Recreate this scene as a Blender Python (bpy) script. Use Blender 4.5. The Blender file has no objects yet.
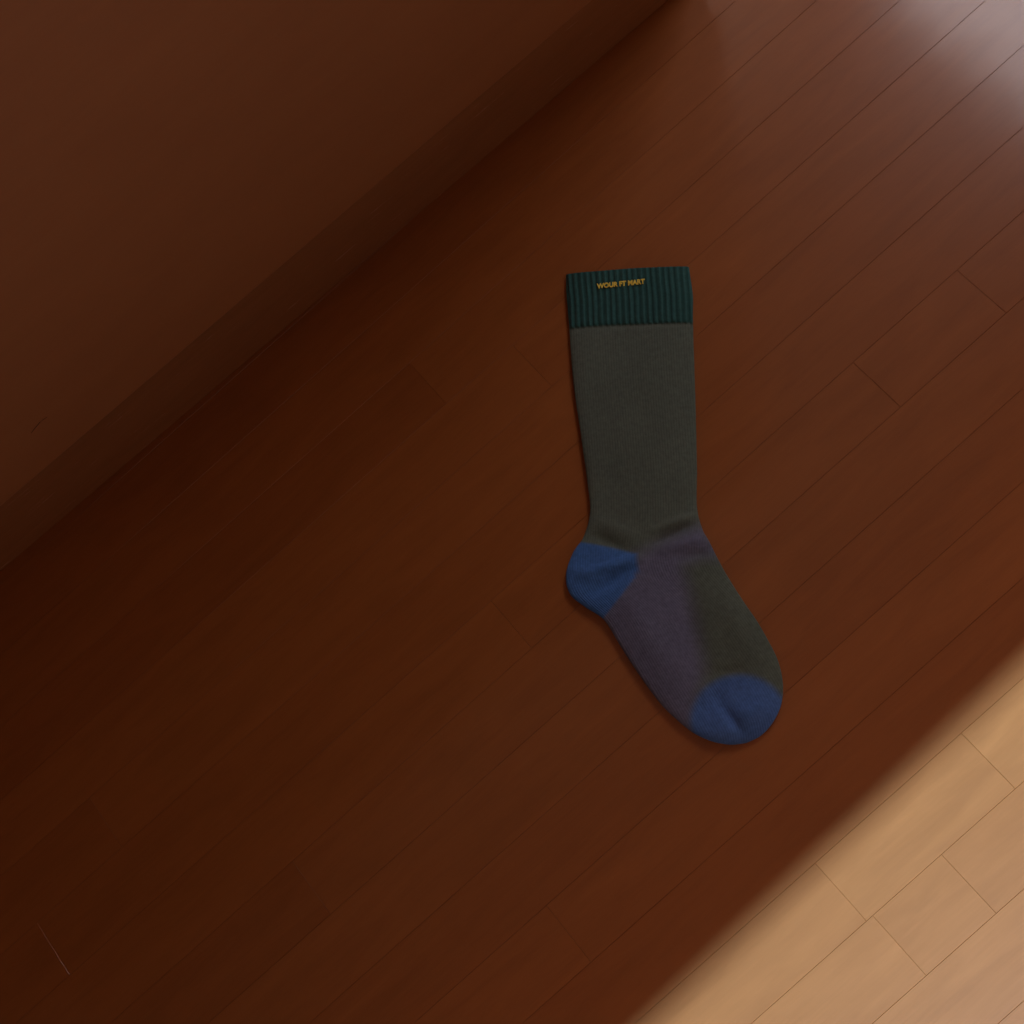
import bpy, math, random
from mathutils import Vector, Matrix
random.seed(7)
scene = bpy.context.scene
scene.view_settings.view_transform = 'Standard'
scene.view_settings.look = 'None'

# ---------------------------------------------------------------- camera
F = 1300.0            # focal length for a 1024 wide frame
PX = 0.00085          # metres on the floor per frame unit at the aim point
D = F * PX            # camera distance
A40 = math.radians(40)
TH = math.radians(19.4)
fw = Vector((-math.sin(A40) * math.sin(TH), math.cos(A40) * math.sin(TH), -math.cos(TH)))
rt = fw.cross(Vector((0, 1, 0))).normalized()
up = rt.cross(fw)
cpos = -fw * D
cam_d = bpy.data.cameras.new('camera')
cam = bpy.data.objects.new('camera', cam_d)
scene.collection.objects.link(cam)
m = Matrix((rt, up, -fw)).transposed().to_4x4()
m.translation = cpos
cam.matrix_world = m
cam_d.sensor_width = 36
cam_d.lens = F / 1024 * 36
cam_d.clip_start = 0.02
scene.camera = cam

def ray(px, py):
    return (fw + rt * ((px - 512) / F) + up * ((512 - py) / F)).normalized()
def plan(px, py, z=0.0):
    """survey point of the photo on the floor plane -> metres"""
    d = ray(px, py)
    return cpos + d * ((z - cpos.z) / d.z)
R40 = Matrix.Rotation(A40, 4, 'Z')
R40i = R40.inverted()
def room(p):
    return R40i @ p     # (u, w, z)

# ---------------------------------------------------------------- helpers
def mesh_obj(name, verts, faces, mats=(), parent=None, smooth=False):
    me = bpy.data.meshes.new(name)
    me.from_pydata(verts, [], faces)
    me.update()
    ob = bpy.data.objects.new(name, me)
    scene.collection.objects.link(ob)
    for mt in mats:
        me.materials.append(mt)
    if parent:
        ob.parent = parent
    if smooth:
        for p in me.polygons:
            p.use_smooth = True
    return ob

def boxes(name, lst, mat, parent=None, bevel=0.0, rot=None):
    v, f = [], []
    for (x0, x1, y0, y1, z0, z1) in lst:
        b = len(v)
        v += [(x0, y0, z0), (x1, y0, z0), (x1, y1, z0), (x0, y1, z0),
              (x0, y0, z1), (x1, y0, z1), (x1, y1, z1), (x0, y1, z1)]
        f += [tuple(b + i for i in q) for q in
              [(0, 3, 2, 1), (4, 5, 6, 7), (0, 1, 5, 4), (1, 2, 6, 5), (2, 3, 7, 6), (3, 0, 4, 7)]]
    ob = mesh_obj(name, v, f, [mat], parent)
    if bevel:
        md = ob.modifiers.new('bevel', 'BEVEL')
        md.width = bevel
        md.segments = 3
    if rot is not None:
        ob.rotation_euler[2] = rot
    return ob

def new_mat(name):
    mt = bpy.data.materials.new(name)
    mt.use_nodes = True
    nt = mt.node_tree
    bs = nt.nodes['Principled BSDF']
    return mt, nt, bs

def N(nt, t, **kw):
    n = nt.nodes.new(t)
    for k, v in kw.items():
        setattr(n, k, v)
    return n

def mixc(nt, fac, a, b, blend='MIX'):
    n = nt.nodes.new('ShaderNodeMix')
    n.data_type = 'RGBA'
    n.blend_type = blend
    for sock, val in ((n.inputs[0], fac), (n.inputs[6], a), (n.inputs[7], b)):
        if isinstance(val, (int, float)):
            sock.default_value = val
        elif isinstance(val, tuple):
            sock.default_value = (*val, 1)
        else:
            nt.links.new(val, sock)
    return n.outputs[2]

def ramp(nt, inp, stops):
    r = nt.nodes.new('ShaderNodeValToRGB')
    e = r.color_ramp.elements
    while len(e) < len(stops):
        e.new(0.5)
    for i, (p, c) in enumerate(stops):
        e[i].position = p
        e[i].color = (*c, 1) if isinstance(c, tuple) else (c, c, c, 1)
    nt.links.new(inp, r.inputs[0])
    return r.outputs[0]

def noise(nt, scale_vec, scale, detail=4, rough=0.55, dist=0.0, offset=None):
    tc = N(nt, 'ShaderNodeTexCoord')
    mp = N(nt, 'ShaderNodeMapping')
    mp.inputs['Scale'].default_value = scale_vec
    nt.links.new(tc.outputs['Object'], mp.inputs[0])
    src = mp.outputs[0]
    if offset is not None:
        va = N(nt, 'ShaderNodeVectorMath', operation='ADD')
        nt.links.new(src, va.inputs[0])
        nt.links.new(offset, va.inputs[1])
        src = va.outputs[0]
    nz = N(nt, 'ShaderNodeTexNoise')
    nz.inputs['Scale'].default_value = scale
    nz.inputs['Detail'].default_value = detail
    nz.inputs['Roughness'].default_value = rough
    nz.inputs['Distortion'].default_value = dist
    nt.links.new(src, nz.inputs['Vector'])
    return nz.outputs[0]

def wood_mat(name, dark, mid, light, rough, spec, grain_axis=(1, 9, 9), attr=None, bump=0.02, coat=0.0, fine=0.5):
    mt, nt, bs = new_mat(name)
    off = None
    if attr:
        at = N(nt, 'ShaderNodeAttribute', attribute_name=attr)
        mu = N(nt, 'ShaderNodeVectorMath', operation='SCALE')
        nt.links.new(at.outputs['Color'], mu.inputs[0])
        mu.inputs[3].default_value = 37.0
        off = mu.outputs[0]
    g1 = noise(nt, grain_axis, 6, 6, 0.6, 0.6, off)
    g2 = noise(nt, (grain_axis[0] * 1.2, grain_axis[1] * 5, grain_axis[2] * 5), 14, 4, 0.7, 0.0, off)
    c = ramp(nt, g1, [(0.25, dark), (0.5, mid), (0.75, light)])
    c2 = ramp(nt, g2, [(0.3, 0.85), (0.7, 1.10)])
    c = mixc(nt, fine, c, c2, 'MULTIPLY')
    if attr:
        sep = N(nt, 'ShaderNodeSeparateColor')
        nt.links.new(at.outputs['Color'], sep.inputs[0])
        tone = ramp(nt, sep.outputs[0], [(0.0, (0.94, 0.92, 0.90)), (1.0, (1.04, 1.06, 1.08))])
        c = mixc(nt, 1.0, c, tone, 'MULTIPLY')
    nt.links.new(c, bs.inputs['Base Color'])
    rr = ramp(nt, g2, [(0.2, rough - 0.03), (0.8, rough + 0.04)])
    nt.links.new(rr, bs.inputs['Roughness'])
    bs.inputs['Specular IOR Level'].default_value = spec
    bs.inputs['Coat Weight'].default_value = coat
    bs.inputs['Coat Roughness'].default_value = 0.15
    bp = N(nt, 'ShaderNodeBump')
    bp.inputs['Strength'].default_value = 0.25
    bp.inputs['Distance'].default_value = bump * 0.01
    nt.links.new(g2, bp.inputs['Height'])
    nt.links.new(bp.outputs[0], bs.inputs['Normal'])
    if coat:
        # gentle waviness of the varnish
        wv = noise(nt, (1.5, 5, 5), 9, 2, 0.5)
        b2 = N(nt, 'ShaderNodeBump')
        b2.inputs['Strength'].default_value = 0.3
        b2.inputs['Distance'].default_value = 0.0008
        nt.links.new(wv, b2.inputs['Height'])
        nt.links.new(b2.outputs[0], bs.inputs['Coat Normal'])
    return mt

def plain(name, col, rough=0.8, var=0.06, scale=30):
    mt, nt, bs = new_mat(name)
    g = noise(nt, (1, 1, 1), scale, 4)
    a = tuple(c * (1 - var) for c in col)
    b = tuple(min(1, c * (1 + var)) for c in col)
    nt.links.new(ramp(nt, g, [(0.3, a), (0.7, b)]), bs.inputs['Base Color'])
    bs.inputs['Roughness'].default_value = rough
    return mt

# ---------------------------------------------------------------- floor
floor_mat = wood_mat('floor_wood', (0.28, 0.086, 0.018), (0.325, 0.102, 0.0225), (0.365, 0.116, 0.0265),
                     0.42, 0.28, (1.6, 9, 9), 'plank_id', 0.015, 0.85, 0.35)
gap_mat = plain('floor_gap', (0.26, 0.085, 0.022), 0.9)

U0, U1, W0, W1 = -1.9, 1.3, -1.9, 0.98
# plank rows: align with surveyed seams
w_ref = room(plan(903, 405)).y      # a seam
w_low = room(plan(862, 925)).y
nrow = 5
pitch = (w_ref - w_low) / nrow
verts, faces, ids, fm = [], [], [], []
k0 = int((W0 - w_ref) / pitch) - 1
k1 = int((W1 - w_ref) / pitch) + 1
forced = {
    0: [room(plan(876, 384)).x, room(plan(982, 292)).x],
    -5: [room(plan(847, 899)).x, room(plan(999, 772)).x],
    -6: [room(plan(907, 954)).x, room(plan(981, 897)).x],
}
GAP = 0.00006
BEV = 0.0002
for k in range(k0, k1 + 1):
    ya = max(W0, w_ref + k * pitch)
    yb = min(W1, w_ref + (k + 1) * pitch)
    if yb - ya < 0.004:
        continue
    cuts = []
    if k in forced:
        a, b = forced[k]
        cuts = [a, b]
        x = a
        while x > U0 + 0.1:
            x -= random.uniform(0.6, 0.9)
            cuts.append(x)
        x = b
        while x < U1:
            x += random.uniform(0.15, 0.4)
            cuts.append(x)
    else:
        x = U0 - random.uniform(0, 1.2)
        while x < U1:
            x += random.uniform(1.7, 2.4) if k > -5 else random.uniform(0.12, 0.3)
            cuts.append(x)
    cuts = sorted(c for c in cuts if U0 + 0.03 < c < U1 - 0.03)
    cuts = [U0] + cuts + [U1]
    for a, b in zip(cuts[:-1], cuts[1:]):
        x0, x1, y0, y1 = a + GAP, b - GAP, ya + GAP, yb - GAP
        i = len(verts)
        verts += [(x0, y0, -0.003), (x1, y0, -0.003), (x1, y1, -0.003), (x0, y1, -0.003),
                  (x0, y0, -BEV), (x1, y0, -BEV), (x1, y1, -BEV), (x0, y1, -BEV),
                  (x0 + BEV, y0 + BEV, 0), (x1 - BEV, y0 + BEV, 0), (x1 - BEV, y1 - BEV, 0), (x0 + BEV, y1 - BEV, 0)]
        q = [(8, 9, 10, 11)]
        for j in range(4):
            n = (j + 1) % 4
            q += [(j, n, 4 + n, 4 + j), (4 + j, 4 + n, 8 + n, 8 + j)]
        c = (random.random(), random.random(), random.random(), 1)
        for t in q:
            faces.append(tuple(i + z for z in t))
            ids.append(c)
            fm.append(0)
i = len(verts)
verts += [(U0, W0, -0.003), (U1, W0, -0.003), (U1, W1, -0.003), (U0, W1, -0.003),
          (U0, W0, -0.05), (U1, W0, -0.05), (U1, W1, -0.05), (U0, W1, -0.05)]
for t in [(0, 1, 2, 3), (7, 6, 5, 4), (0, 4, 5, 1), (1, 5, 6, 2), (2, 6, 7, 3), (3, 7, 4, 0)]:
    faces.append(tuple(i + z for z in t))
    ids.append((0.5, 0.5, 0.5, 1))
    fm.append(1)
floor = mesh_obj('floor', verts, faces, [floor_mat, gap_mat])
for p, mi in zip(floor.data.polygons, fm):
    p.material_index = mi
ca = floor.data.color_attributes.new('plank_id', 'FLOAT_COLOR', 'CORNER')
for p, c in zip(floor.data.polygons, ids):
    for li in p.loop_indices:
        ca.data[li].color = c
floor.rotation_euler[2] = A40

# ---------------------------------------------------------------- room shell
wall_mat = plain('wall_plaster', (0.60, 0.46, 0.36), 0.9, 0.03)
ceil_mat = plain('ceiling_plaster', (0.62, 0.48, 0.38), 0.9, 0.02)
trim_mat = plain('trim_paint', (0.55, 0.45, 0.36), 0.5, 0.03)
H = 2.5
T = 0.1
boxes('wall_north', [(U0, U1, W1, W1 + T, 0, H)], wall_mat, rot=A40)
boxes('wall_west', [(U0 - T, U0, W0 - 0.2, W1 + T, 0, H)], wall_mat, rot=A40)
# east wall with window
ew0, ew1, ez0, ez1 = 0.22, 0.84, 0.72, 1.46
boxes('wall_east', [(U1, U1 + T, W0 - 0.2, ew0, 0, H), (U1, U1 + T, ew1, W1 + T, 0, H),
                    (U1, U1 + T, ew0, ew1, 0, ez0), (U1, U1 + T, ew0, ew1, ez1, H)], wall_mat, rot=A40)
fr = 0.03
boxes('window_1', [(U1 + .02, U1 + .07, ew0, ew0 + fr, ez0, ez1), (U1 + .02, U1 + .07, ew1 - fr, ew1, ez0, ez1),
                   (U1 + .02, U1 + .07, ew0 + fr, ew1 - fr, ez0, ez0 + fr), (U1 + .02, U1 + .07, ew0 + fr, ew1 - fr, ez1 - fr, ez1)],
      trim_mat, rot=A40)
# south wall with tall balcony opening (slightly out of square)
SUN_EL = math.radians(52)
e1, e2 = room(plan(644, 1030)), room(plan(1028, 671))
ang = math.atan2(e2.y - e1.y, e2.x - e1.x) + math.radians(0.6)
emid = (e1 + e2) / 2
head = (emid.y - W0 + T) * math.tan(SUN_EL)
sx0, sx1 = -0.9, 0.95
sobj = boxes('wall_south', [(-2.05 - emid.x, sx0, -T, 0, 0, H), (sx1, 1.4 - emid.x, -T, 0, 0, H),
                            (sx0, sx1, -T, 0, head, H)], wall_mat)
sobj.rotation_euler[2] = A40 + ang
sobj.location = R40 @ Vector((emid.x, W0, 0))
wobj = boxes('window_2', [(sx0, sx0 + .05, -.08, -.03, 0, head - .0), (sx1 - .05, sx1, -.08, -.03, 0, head - .0),
                          (sx0 + .05, sx1 - .05, -.08, -.03, 0, .03)], trim_mat)
wobj.rotation_euler[2] = A40 + ang
wobj.location = sobj.location
boxes('ceiling', [(U0 - T, U1 + T, W0 - 0.35, W1 + T, H, H + .08)], ceil_mat, rot=A40)
boxes('baseboard_west', [(U0, U0 + .012, W0 + 0.1, W1, 0, .07)], trim_mat, rot=A40)
boxes('baseboard_east', [(U1 - .012, U1, W0 + 0.15, W1, 0, .07)], trim_mat, rot=A40)

# ---------------------------------------------------------------- cabinet
cab_mat = wood_mat('cabinet_veneer', (0.36, 0.132, 0.046), (0.38, 0.141, 0.049), (0.40, 0.150, 0.052), 0.5, 0.22,
                   (1.0, 4, 4), None, 0.01, 0.0, 0.15)
plinth_mat = wood_mat('plinth_wood', (0.27, 0.10, 0.036), (0.30, 0.112, 0.04), (0.33, 0.124, 0.045), 0.25, 0.7,
                      (1.0, 6, 6), None, 0.01)
pv = room(plan(282, 331))
ph = 0.083
cab = bpy.data.objects.new('wooden_cabinet', None)
scene.collection.objects.link(cab)
CR = math.radians(-1.3)
cab.rotation_euler[2] = A40 + CR
cab.location = R40 @ Vector((pv.x, pv.y, 0))
CU0, CU1 = -1.2, 0.52
BK = 0.62
boxes('plinth', [(CU0 + .01, CU1 - .01, 0, BK, 0, ph)], plinth_mat, cab, 0.001)
boxes('carcass', [(CU0, CU1, .018, BK, ph, 1.5)], cab_mat, cab, 0.002)
boxes('front_panel', [(CU0, CU1, -.003, .018, ph, 1.5)], cab_mat, cab, 0.002)
boxes('top_board', [(CU0 - .01, CU1 + .01, -.012, BK, 1.5, 1.525)], cab_mat, cab, 0.003)
# short scratch in the veneer of the front panel
Rc = Matrix.Rotation(A40 + CR, 4, 'Z').inverted()
def on_panel(px, py):
    o = Rc @ (cpos - cab.location)
    d = Rc @ ray(px, py)
    t = (-0.0032 - o.y) / d.y
    return o + d * t
sc = [on_panel(*q) for q in ((31, 433), (36, 427), (41, 421), (47, 417))]
sv, sf = [], []
for i, p in enumerate(sc):
    hw = (0.0003, 0.0018, 0.0015, 0.0002)[i]
    sv += [(p.x - hw, p.y, p.z), (p.x + hw, p.y, p.z), (p.x, p.y - 0.0003, p.z)]
for i in range(3):
    a = 3 * i
    sf += [(a, a + 2, a + 5, a + 3), (a + 2, a + 1, a + 4, a + 5)]
mesh_obj('scratch', sv, sf, [plain('scratch_dark', (0.05, 0.02, 0.01), 0.9)], cab)

# ---------------------------------------------------------------- sock
SEC = [((566, 275), (689, 267)), ((566, 288), (691, 281)), ((567, 303), (693, 297)), ((569, 326), (693, 321)),
       ((573, 380), (694.5, 370)), ((580, 430), (696, 420)), ((587, 480), (697, 470)), ((590, 512), (697, 506)),
       ((584, 536), (702, 528)), ((573, 553), (709, 541)), ((566, 575), (716, 555)), ((570, 594), (724, 570)),
       ((585, 607), (733, 585)), ((604, 620), (744, 602)), ((621, 647), (757, 621)), ((640, 676), (768, 640)),
       ((660, 703), (777, 658)), ((676, 719), (782, 676)), ((692, 732), (783, 694)), ((708, 740), (779.5, 710)),
       ((721, 743.5), (771, 725)), ((733, 744.5), (760, 736)), ((745.5, 742.7), (747, 742.2))]
def cr(p0, p1, p2, p3, t):
    return 0.5 * ((2 * p1) + (-p0 + p2) * t + (2 * p0 - 5 * p1 + 4 * p2 - p3) * t * t + (-p0 + 3 * p1 - 3 * p2 + p3) * t ** 3)
def sec_at(g):
    n = len(SEC)
    i = min(int(g), n - 2)
    t = g - i
    out = []
    for side in (0, 1):
        P = [Vector(SEC[max(0, min(n - 1, i + j))][side]) for j in (-1, 0, 1, 2)]
        out.append(cr(*P, t))
    return out
def sst(a, b, x):
    t = max(0, min(1, (x - a) / (b - a)))
    return t * t * (3 - 2 * t)
def segd(p, a, b):
    a = Vector(a); b = Vector(b)
    ab = b - a
    t = max(0, min(1, (p - a).dot(ab) / ab.length_squared))
    return (p - (a + ab * t)).length, t
def ridge(p, a, b, wdt, amp):
    d, t = segd(p, a, b)
    return amp * math.exp(-(d / wdt) ** 2) * (0.35 + 0.65 * math.sin(math.pi * t))
def poly_sd(p, poly):
    inside = False
    dm = 1e9
    n = len(poly)
    for i in range(n):
        a, b = poly[i], poly[(i + 1) % n]
        dm = min(dm, segd(p, a, b)[0])
        if (a[1] > p[1]) != (b[1] > p[1]):
            if p[0] < (b[0] - a[0]) * (p[1] - a[1]) / (b[1] - a[1]) + a[0]:
                inside = not inside
    return -dm if inside else dm
HEEL = [(540, 545), (582, 543), (612, 549), (639, 556), (637, 577), (622, 597), (601, 622), (540, 640)]
SOLE = [(639, 556), (668, 540), (703, 526), (725, 555), (700, 558), (684, 568), (690, 590), (698, 630), (705, 668), (695, 720),
        (700, 780), (560, 780), (580, 618), (600, 585), (620, 567)]
RIDGES = [((640, 560), (588, 574), 6, 3.4), ((634, 568), (590, 596), 6, -3.6), ((560, 566), (600, 580), 6, 1.6),
          ((705, 512), (655, 532), 4.5, 2.6), ((703, 522), (650, 546), 4.5, -2.8), ((715, 535), (665, 552), 6, 2.8),
          ((720, 550), (680, 560), 5, -2.4), ((590, 520), (640, 540), 7, 1.6), ((590, 535), (630, 552), 5, -1.8),
          ((700, 688), (725, 722), 6, 1.2), ((722, 708), (742, 732), 5, -4.0), ((738, 722), (768, 702), 8, 3.6),
          ((702, 714), (724, 690), 11, -4.2), ((712, 674), (748, 670), 5, -1.6), ((630, 600), (672, 680), 16, 2.6),
          ((684, 585), (700, 670), 12, -3.4), ((725, 600), (755, 660), 14, 2.2),
          ((640, 350), (640, 500), 28, 0.9), ((600, 400), (610, 500), 14, -0.8), ((685, 340), (688, 490), 9, -0.7)]
NT, NS = 460, 128
TH0 = 0.010
verts, uvs, masks = [], [], []
gmax = len(SEC) - 1.0
acc = 0
prev = None
tab = []
for i in range(1001):
    g = gmax * i / 1000
    L, R = sec_at(g)
    c = (L + R) / 2
    if prev is not None:
        acc += (c - prev).length + 0.02
    tab.append((acc, g))
    prev = c
def g_of(a):
    lo, hi = 0, len(tab) - 1
    while hi - lo > 1:
        md_ = (lo + hi) // 2
        if tab[md_][0] < a: lo = md_
        else: hi = md_
    f = (a - tab[lo][0]) / max(1e-9, tab[hi][0] - tab[lo][0])
    return tab[lo][1] + f * (tab[hi][1] - tab[lo][1])
rings = []
for k in (3, 2, 1):      # inner lining of the opening
    rings.append((0.0, k))
for i in range(NT + 1):
    rings.append((acc * i / NT, 0))
CUFF = 59
for (a, inner) in rings:
    if inner:
        a = [0, 0.5, 4, 16][inner]
    g = g_of(a)
    L, R = sec_at(g)
    mid = (L + R) / 2
    half = (R - L) / 2
    endt = min(1.0, (half.length / 40) ** 0.75)
    cuffm = 1 - sst(CUFF - 2, CUFF + 1, a)
    th = TH0 * endt * (0.8 + 0.2 * sst(0, 120, a))
    for j in range(NS):
        ph_ = 2 * math.pi * j / NS
        cs, sn = math.cos(ph_), math.sin(ph_)
        s = math.copysign(abs(cs) ** 0.85, cs)
        scale = 1.0 if not inner else 0.975
        p = mid + half * s * scale
        hz = abs(sn) ** 0.75
        zc = th * 0.40
        if sn >= 0:
            z = zc + th * 0.60 * hz
            w = min(1, hz * 1.2)
            dz = 0
            for (ra, rb, rw, am) in RIDGES:
                dz += ridge(p, ra, rb, rw, am)
            dz *= 0.001 * w * endt
            dz += 0.0004 * math.sin(p.x * 0.09 + p.y * 0.05) * w
            dz += cuffm * 0.0006 * w
            dz -= 0.0008 * math.exp(-((a - CUFF) / 3.0) ** 2) * w
            z += dz
        else:
            z = zc - zc * hz
        if inner:
            z = zc + (z - zc) * 0.55
        base = plan(p.x, p.y, 0.004)
        verts.append((base.x, base.y, max(z, 0.0002)))
        uvs.append((s * half.length, a))
        heel = 1 - sst(-1.5, 1.5, poly_sd(p, HEEL))
        sole = 1 - sst(-14, 14, poly_sd(p, SOLE))
        te = math.hypot((p.x - 740) / 50, (p.y - 722) / 47)
        toe = 1 - sst(0.88, 1.08, te)
        masks.append((cuffm, heel, toe, sole))
nr = len(rings)
faces = []
for i in range(nr - 1):
    for j in range(NS):
        j2 = (j + 1) % NS
        faces.append((i * NS + j, i * NS + j2, (i + 1) * NS + j2, (i + 1) * NS + j))
faces.append(tuple((nr - 1) * NS + j for j in range(NS)))
faces.append(tuple(j for j in reversed(range(NS))))

mt, nt, bs = new_mat('sock_knit')
at = N(nt, 'ShaderNodeAttribute', attribute_name='zone')
ats = N(nt, 'ShaderNodeAttribute', attribute_name='sole')
sep = N(nt, 'ShaderNodeSeparateColor')
nt.links.new(at.outputs['Color'], sep.inputs[0])
uvn = N(nt, 'ShaderNodeUVMap', uv_map='UVMap')
sepu = N(nt, 'ShaderNodeSeparateXYZ')
nt.links.new(uvn.outputs[0], sepu.inputs[0])
def sinwave(period, ch=0):
    a = N(nt, 'ShaderNodeMath', operation='MULTIPLY')
    nt.links.new(sepu.outputs[ch], a.inputs[0])
    a.inputs[1].default_value = 2 * math.pi / period
    b = N(nt, 'ShaderNodeMath', operation='SINE')
    nt.links.new(a.outputs[0], b.inputs[0])
    c = N(nt, 'ShaderNodeMath', operation='MULTIPLY_ADD')
    nt.links.new(b.outputs[0], c.inputs[0])
    c.inputs[1].default_value = 0.5
    c.inputs[2].default_value = 0.5
    return c.outputs[0]
rib = sinwave(6.0)
knit = sinwave(2.6)
col = mixc(nt, ats.outputs['Fac'], (0.125, 0.163, 0.138), (0.155, 0.168, 0.265))
cuffc = ramp(nt, rib, [(0.0, (0.026, 0.088, 0.085)), (0.8, (0.040, 0.13, 0.13))])
col = mixc(nt, sep.outputs[0], col, cuffc)
col = mixc(nt, sep.outputs[1], col, (0.07, 0.19, 0.52))
col = mixc(nt, sep.outputs[2], col, (0.085, 0.19, 0.50))
fuzz = noise(nt, (1, 1, 1), 260, 5, 0.7)
blot = noise(nt, (1, 1, 1), 22, 3, 0.5)
col = mixc(nt, 0.8, col, ramp(nt, fuzz, [(0.3, 0.75), (0.7, 1.2)]), 'MULTIPLY')
col = mixc(nt, 0.6, col, ramp(nt, blot, [(0.3, 0.85), (0.7, 1.12)]), 'MULTIPLY')
nt.links.new(col, bs.inputs['Base Color'])
bs.inputs['Roughness'].default_value = 0.95
bs.inputs['Specular IOR Level'].default_value = 0.08
bs.inputs['Sheen Weight'].default_value = 0.12
bs.inputs['Sheen Roughness'].default_value = 0.5
rb = N(nt, 'ShaderNodeMath', operation='MULTIPLY')
nt.links.new(rib, rb.inputs[0])
nt.links.new(sep.outputs[0], rb.inputs[1])
rb2 = N(nt, 'ShaderNodeMath', operation='MULTIPLY_ADD')
nt.links.new(rb.outputs[0], rb2.inputs[0])
rb2.inputs[1].default_value = 3.0
kn = N(nt, 'ShaderNodeMath', operation='MULTIPLY')
nt.links.new(knit, kn.inputs[0])
kn.inputs[1].default_value = 0.5
nt.links.new(kn.outputs[0], rb2.inputs[2])
ad = N(nt, 'ShaderNodeMath', operation='ADD')
nt.links.new(rb2.outputs[0], ad.inputs[0])
nt.links.new(fuzz, ad.inputs[1])
bp = N(nt, 'ShaderNodeBump')
bp.inputs['Strength'].default_value = 0.7
bp.inputs['Distance'].default_value = 0.0006
nt.links.new(ad.outputs[0], bp.inputs['Height'])
nt.links.new(bp.outputs[0], bs.inputs['Normal'])

sock = bpy.data.objects.new('sock', None)
scene.collection.objects.link(sock)
body = mesh_obj('knitted_body', verts, faces, [mt], sock, True)
me = body.data
me.uv_layers.new(name='UVMap')
for lp in me.loops:
    me.uv_layers['UVMap'].data[lp.index].uv = uvs[lp.vertex_index]
c1 = me.attributes.new('zone', 'FLOAT_COLOR', 'POINT')
for i, mk in enumerate(masks):
    c1.data[i].color = (mk[0], mk[1], mk[2], 1)
c2 = me.attributes.new('sole', 'FLOAT', 'POINT')
for i, mk in enumerate(masks):
    c2.data[i].value = mk[3]

# embroidered lettering on the cuff
yarn = plain('yellow_thread', (0.95, 0.76, 0.11), 0.7, 0.1, 800)
tcv = bpy.data.curves.new('lettering', 'FONT')
tcv.body = 'WOUR FT MART'
tcv.align_x = 'CENTER'
tcv.align_y = 'CENTER'
tcv.size = 0.0082
tcv.extrude = 0.0003
tcv.offset = 0.00035
tob = bpy.data.objects.new('lettering', tcv)
scene.collection.objects.link(tob)
tob.data.materials.append(yarn)
tob.parent = sock
a_, b_ = plan(597, 286.5, 0.0095), plan(645, 281.5, 0.0095)
mid = (a_ + b_) / 2
tob.location = (mid.x, mid.y, TH0 * 0.8 + 0.0016)
tob.rotation_euler[2] = math.atan2(b_.y - a_.y, b_.x - a_.x)
bpy.context.view_layer.update()
if tob.dimensions.x > 0:
    sxx = (b_ - a_).length / tob.dimensions.x
    tob.scale = (sxx, sxx * 1.1, 1)

# ---------------------------------------------------------------- light
def add_sun(name, energy, color, angle):
    sun = bpy.data.lights.new(name, 'SUN')
    sun.energy = energy
    sun.color = color
    sun.angle = math.radians(angle)
    so = bpy.data.objects.new(name, sun)
    scene.collection.objects.link(so)
    sd = R40 @ Vector((math.sin(ang) * -1 * math.cos(SUN_EL), math.cos(ang) * math.cos(SUN_EL), -math.sin(SUN_EL)))
    so.rotation_euler = sd.to_track_quat('-Z', 'Y').to_euler()
    so.location = R40 @ Vector((0, -4, 4))
add_sun('sun', 12.2, (0.36, 0.645, 0.97), 0.6)
add_sun('sun_edge_fill', 0.6, (1.0, 0.5, 0.35), 8.0)  # second sun lamp, added for a wide warm glow along the sunlit edge

al = bpy.data.lights.new('window_daylight', 'AREA')
al.shape = 'RECTANGLE'
al.size = ez1 - ez0 - 2 * fr
al.size_y = ew1 - ew0 - 2 * fr
al.energy = 7.4
al.color = (0.97, 0.89, 0.92)
ao = bpy.data.objects.new('window_daylight', al)
scene.collection.objects.link(ao)
# local x = up, local y = along the wall, local -z = into the room
X = Vector((0, 0, 1)); Z = R40 @ Vector((1, 0, 0)); Y = Z.cross(X)
mm = Matrix((X, Y, Z)).transposed().to_4x4()
mm.translation = R40 @ Vector((U1 + 0.03, (ew0 + ew1) / 2, (ez0 + ez1) / 2))
ao.matrix_world = mm

w = bpy.data.worlds.new('sky')
scene.world = w
w.use_nodes = True
bg = w.node_tree.nodes['Background']
bg.inputs[0].default_value = (1.0, 0.75, 0.62, 1)
bg.inputs[1].default_value = 0.34
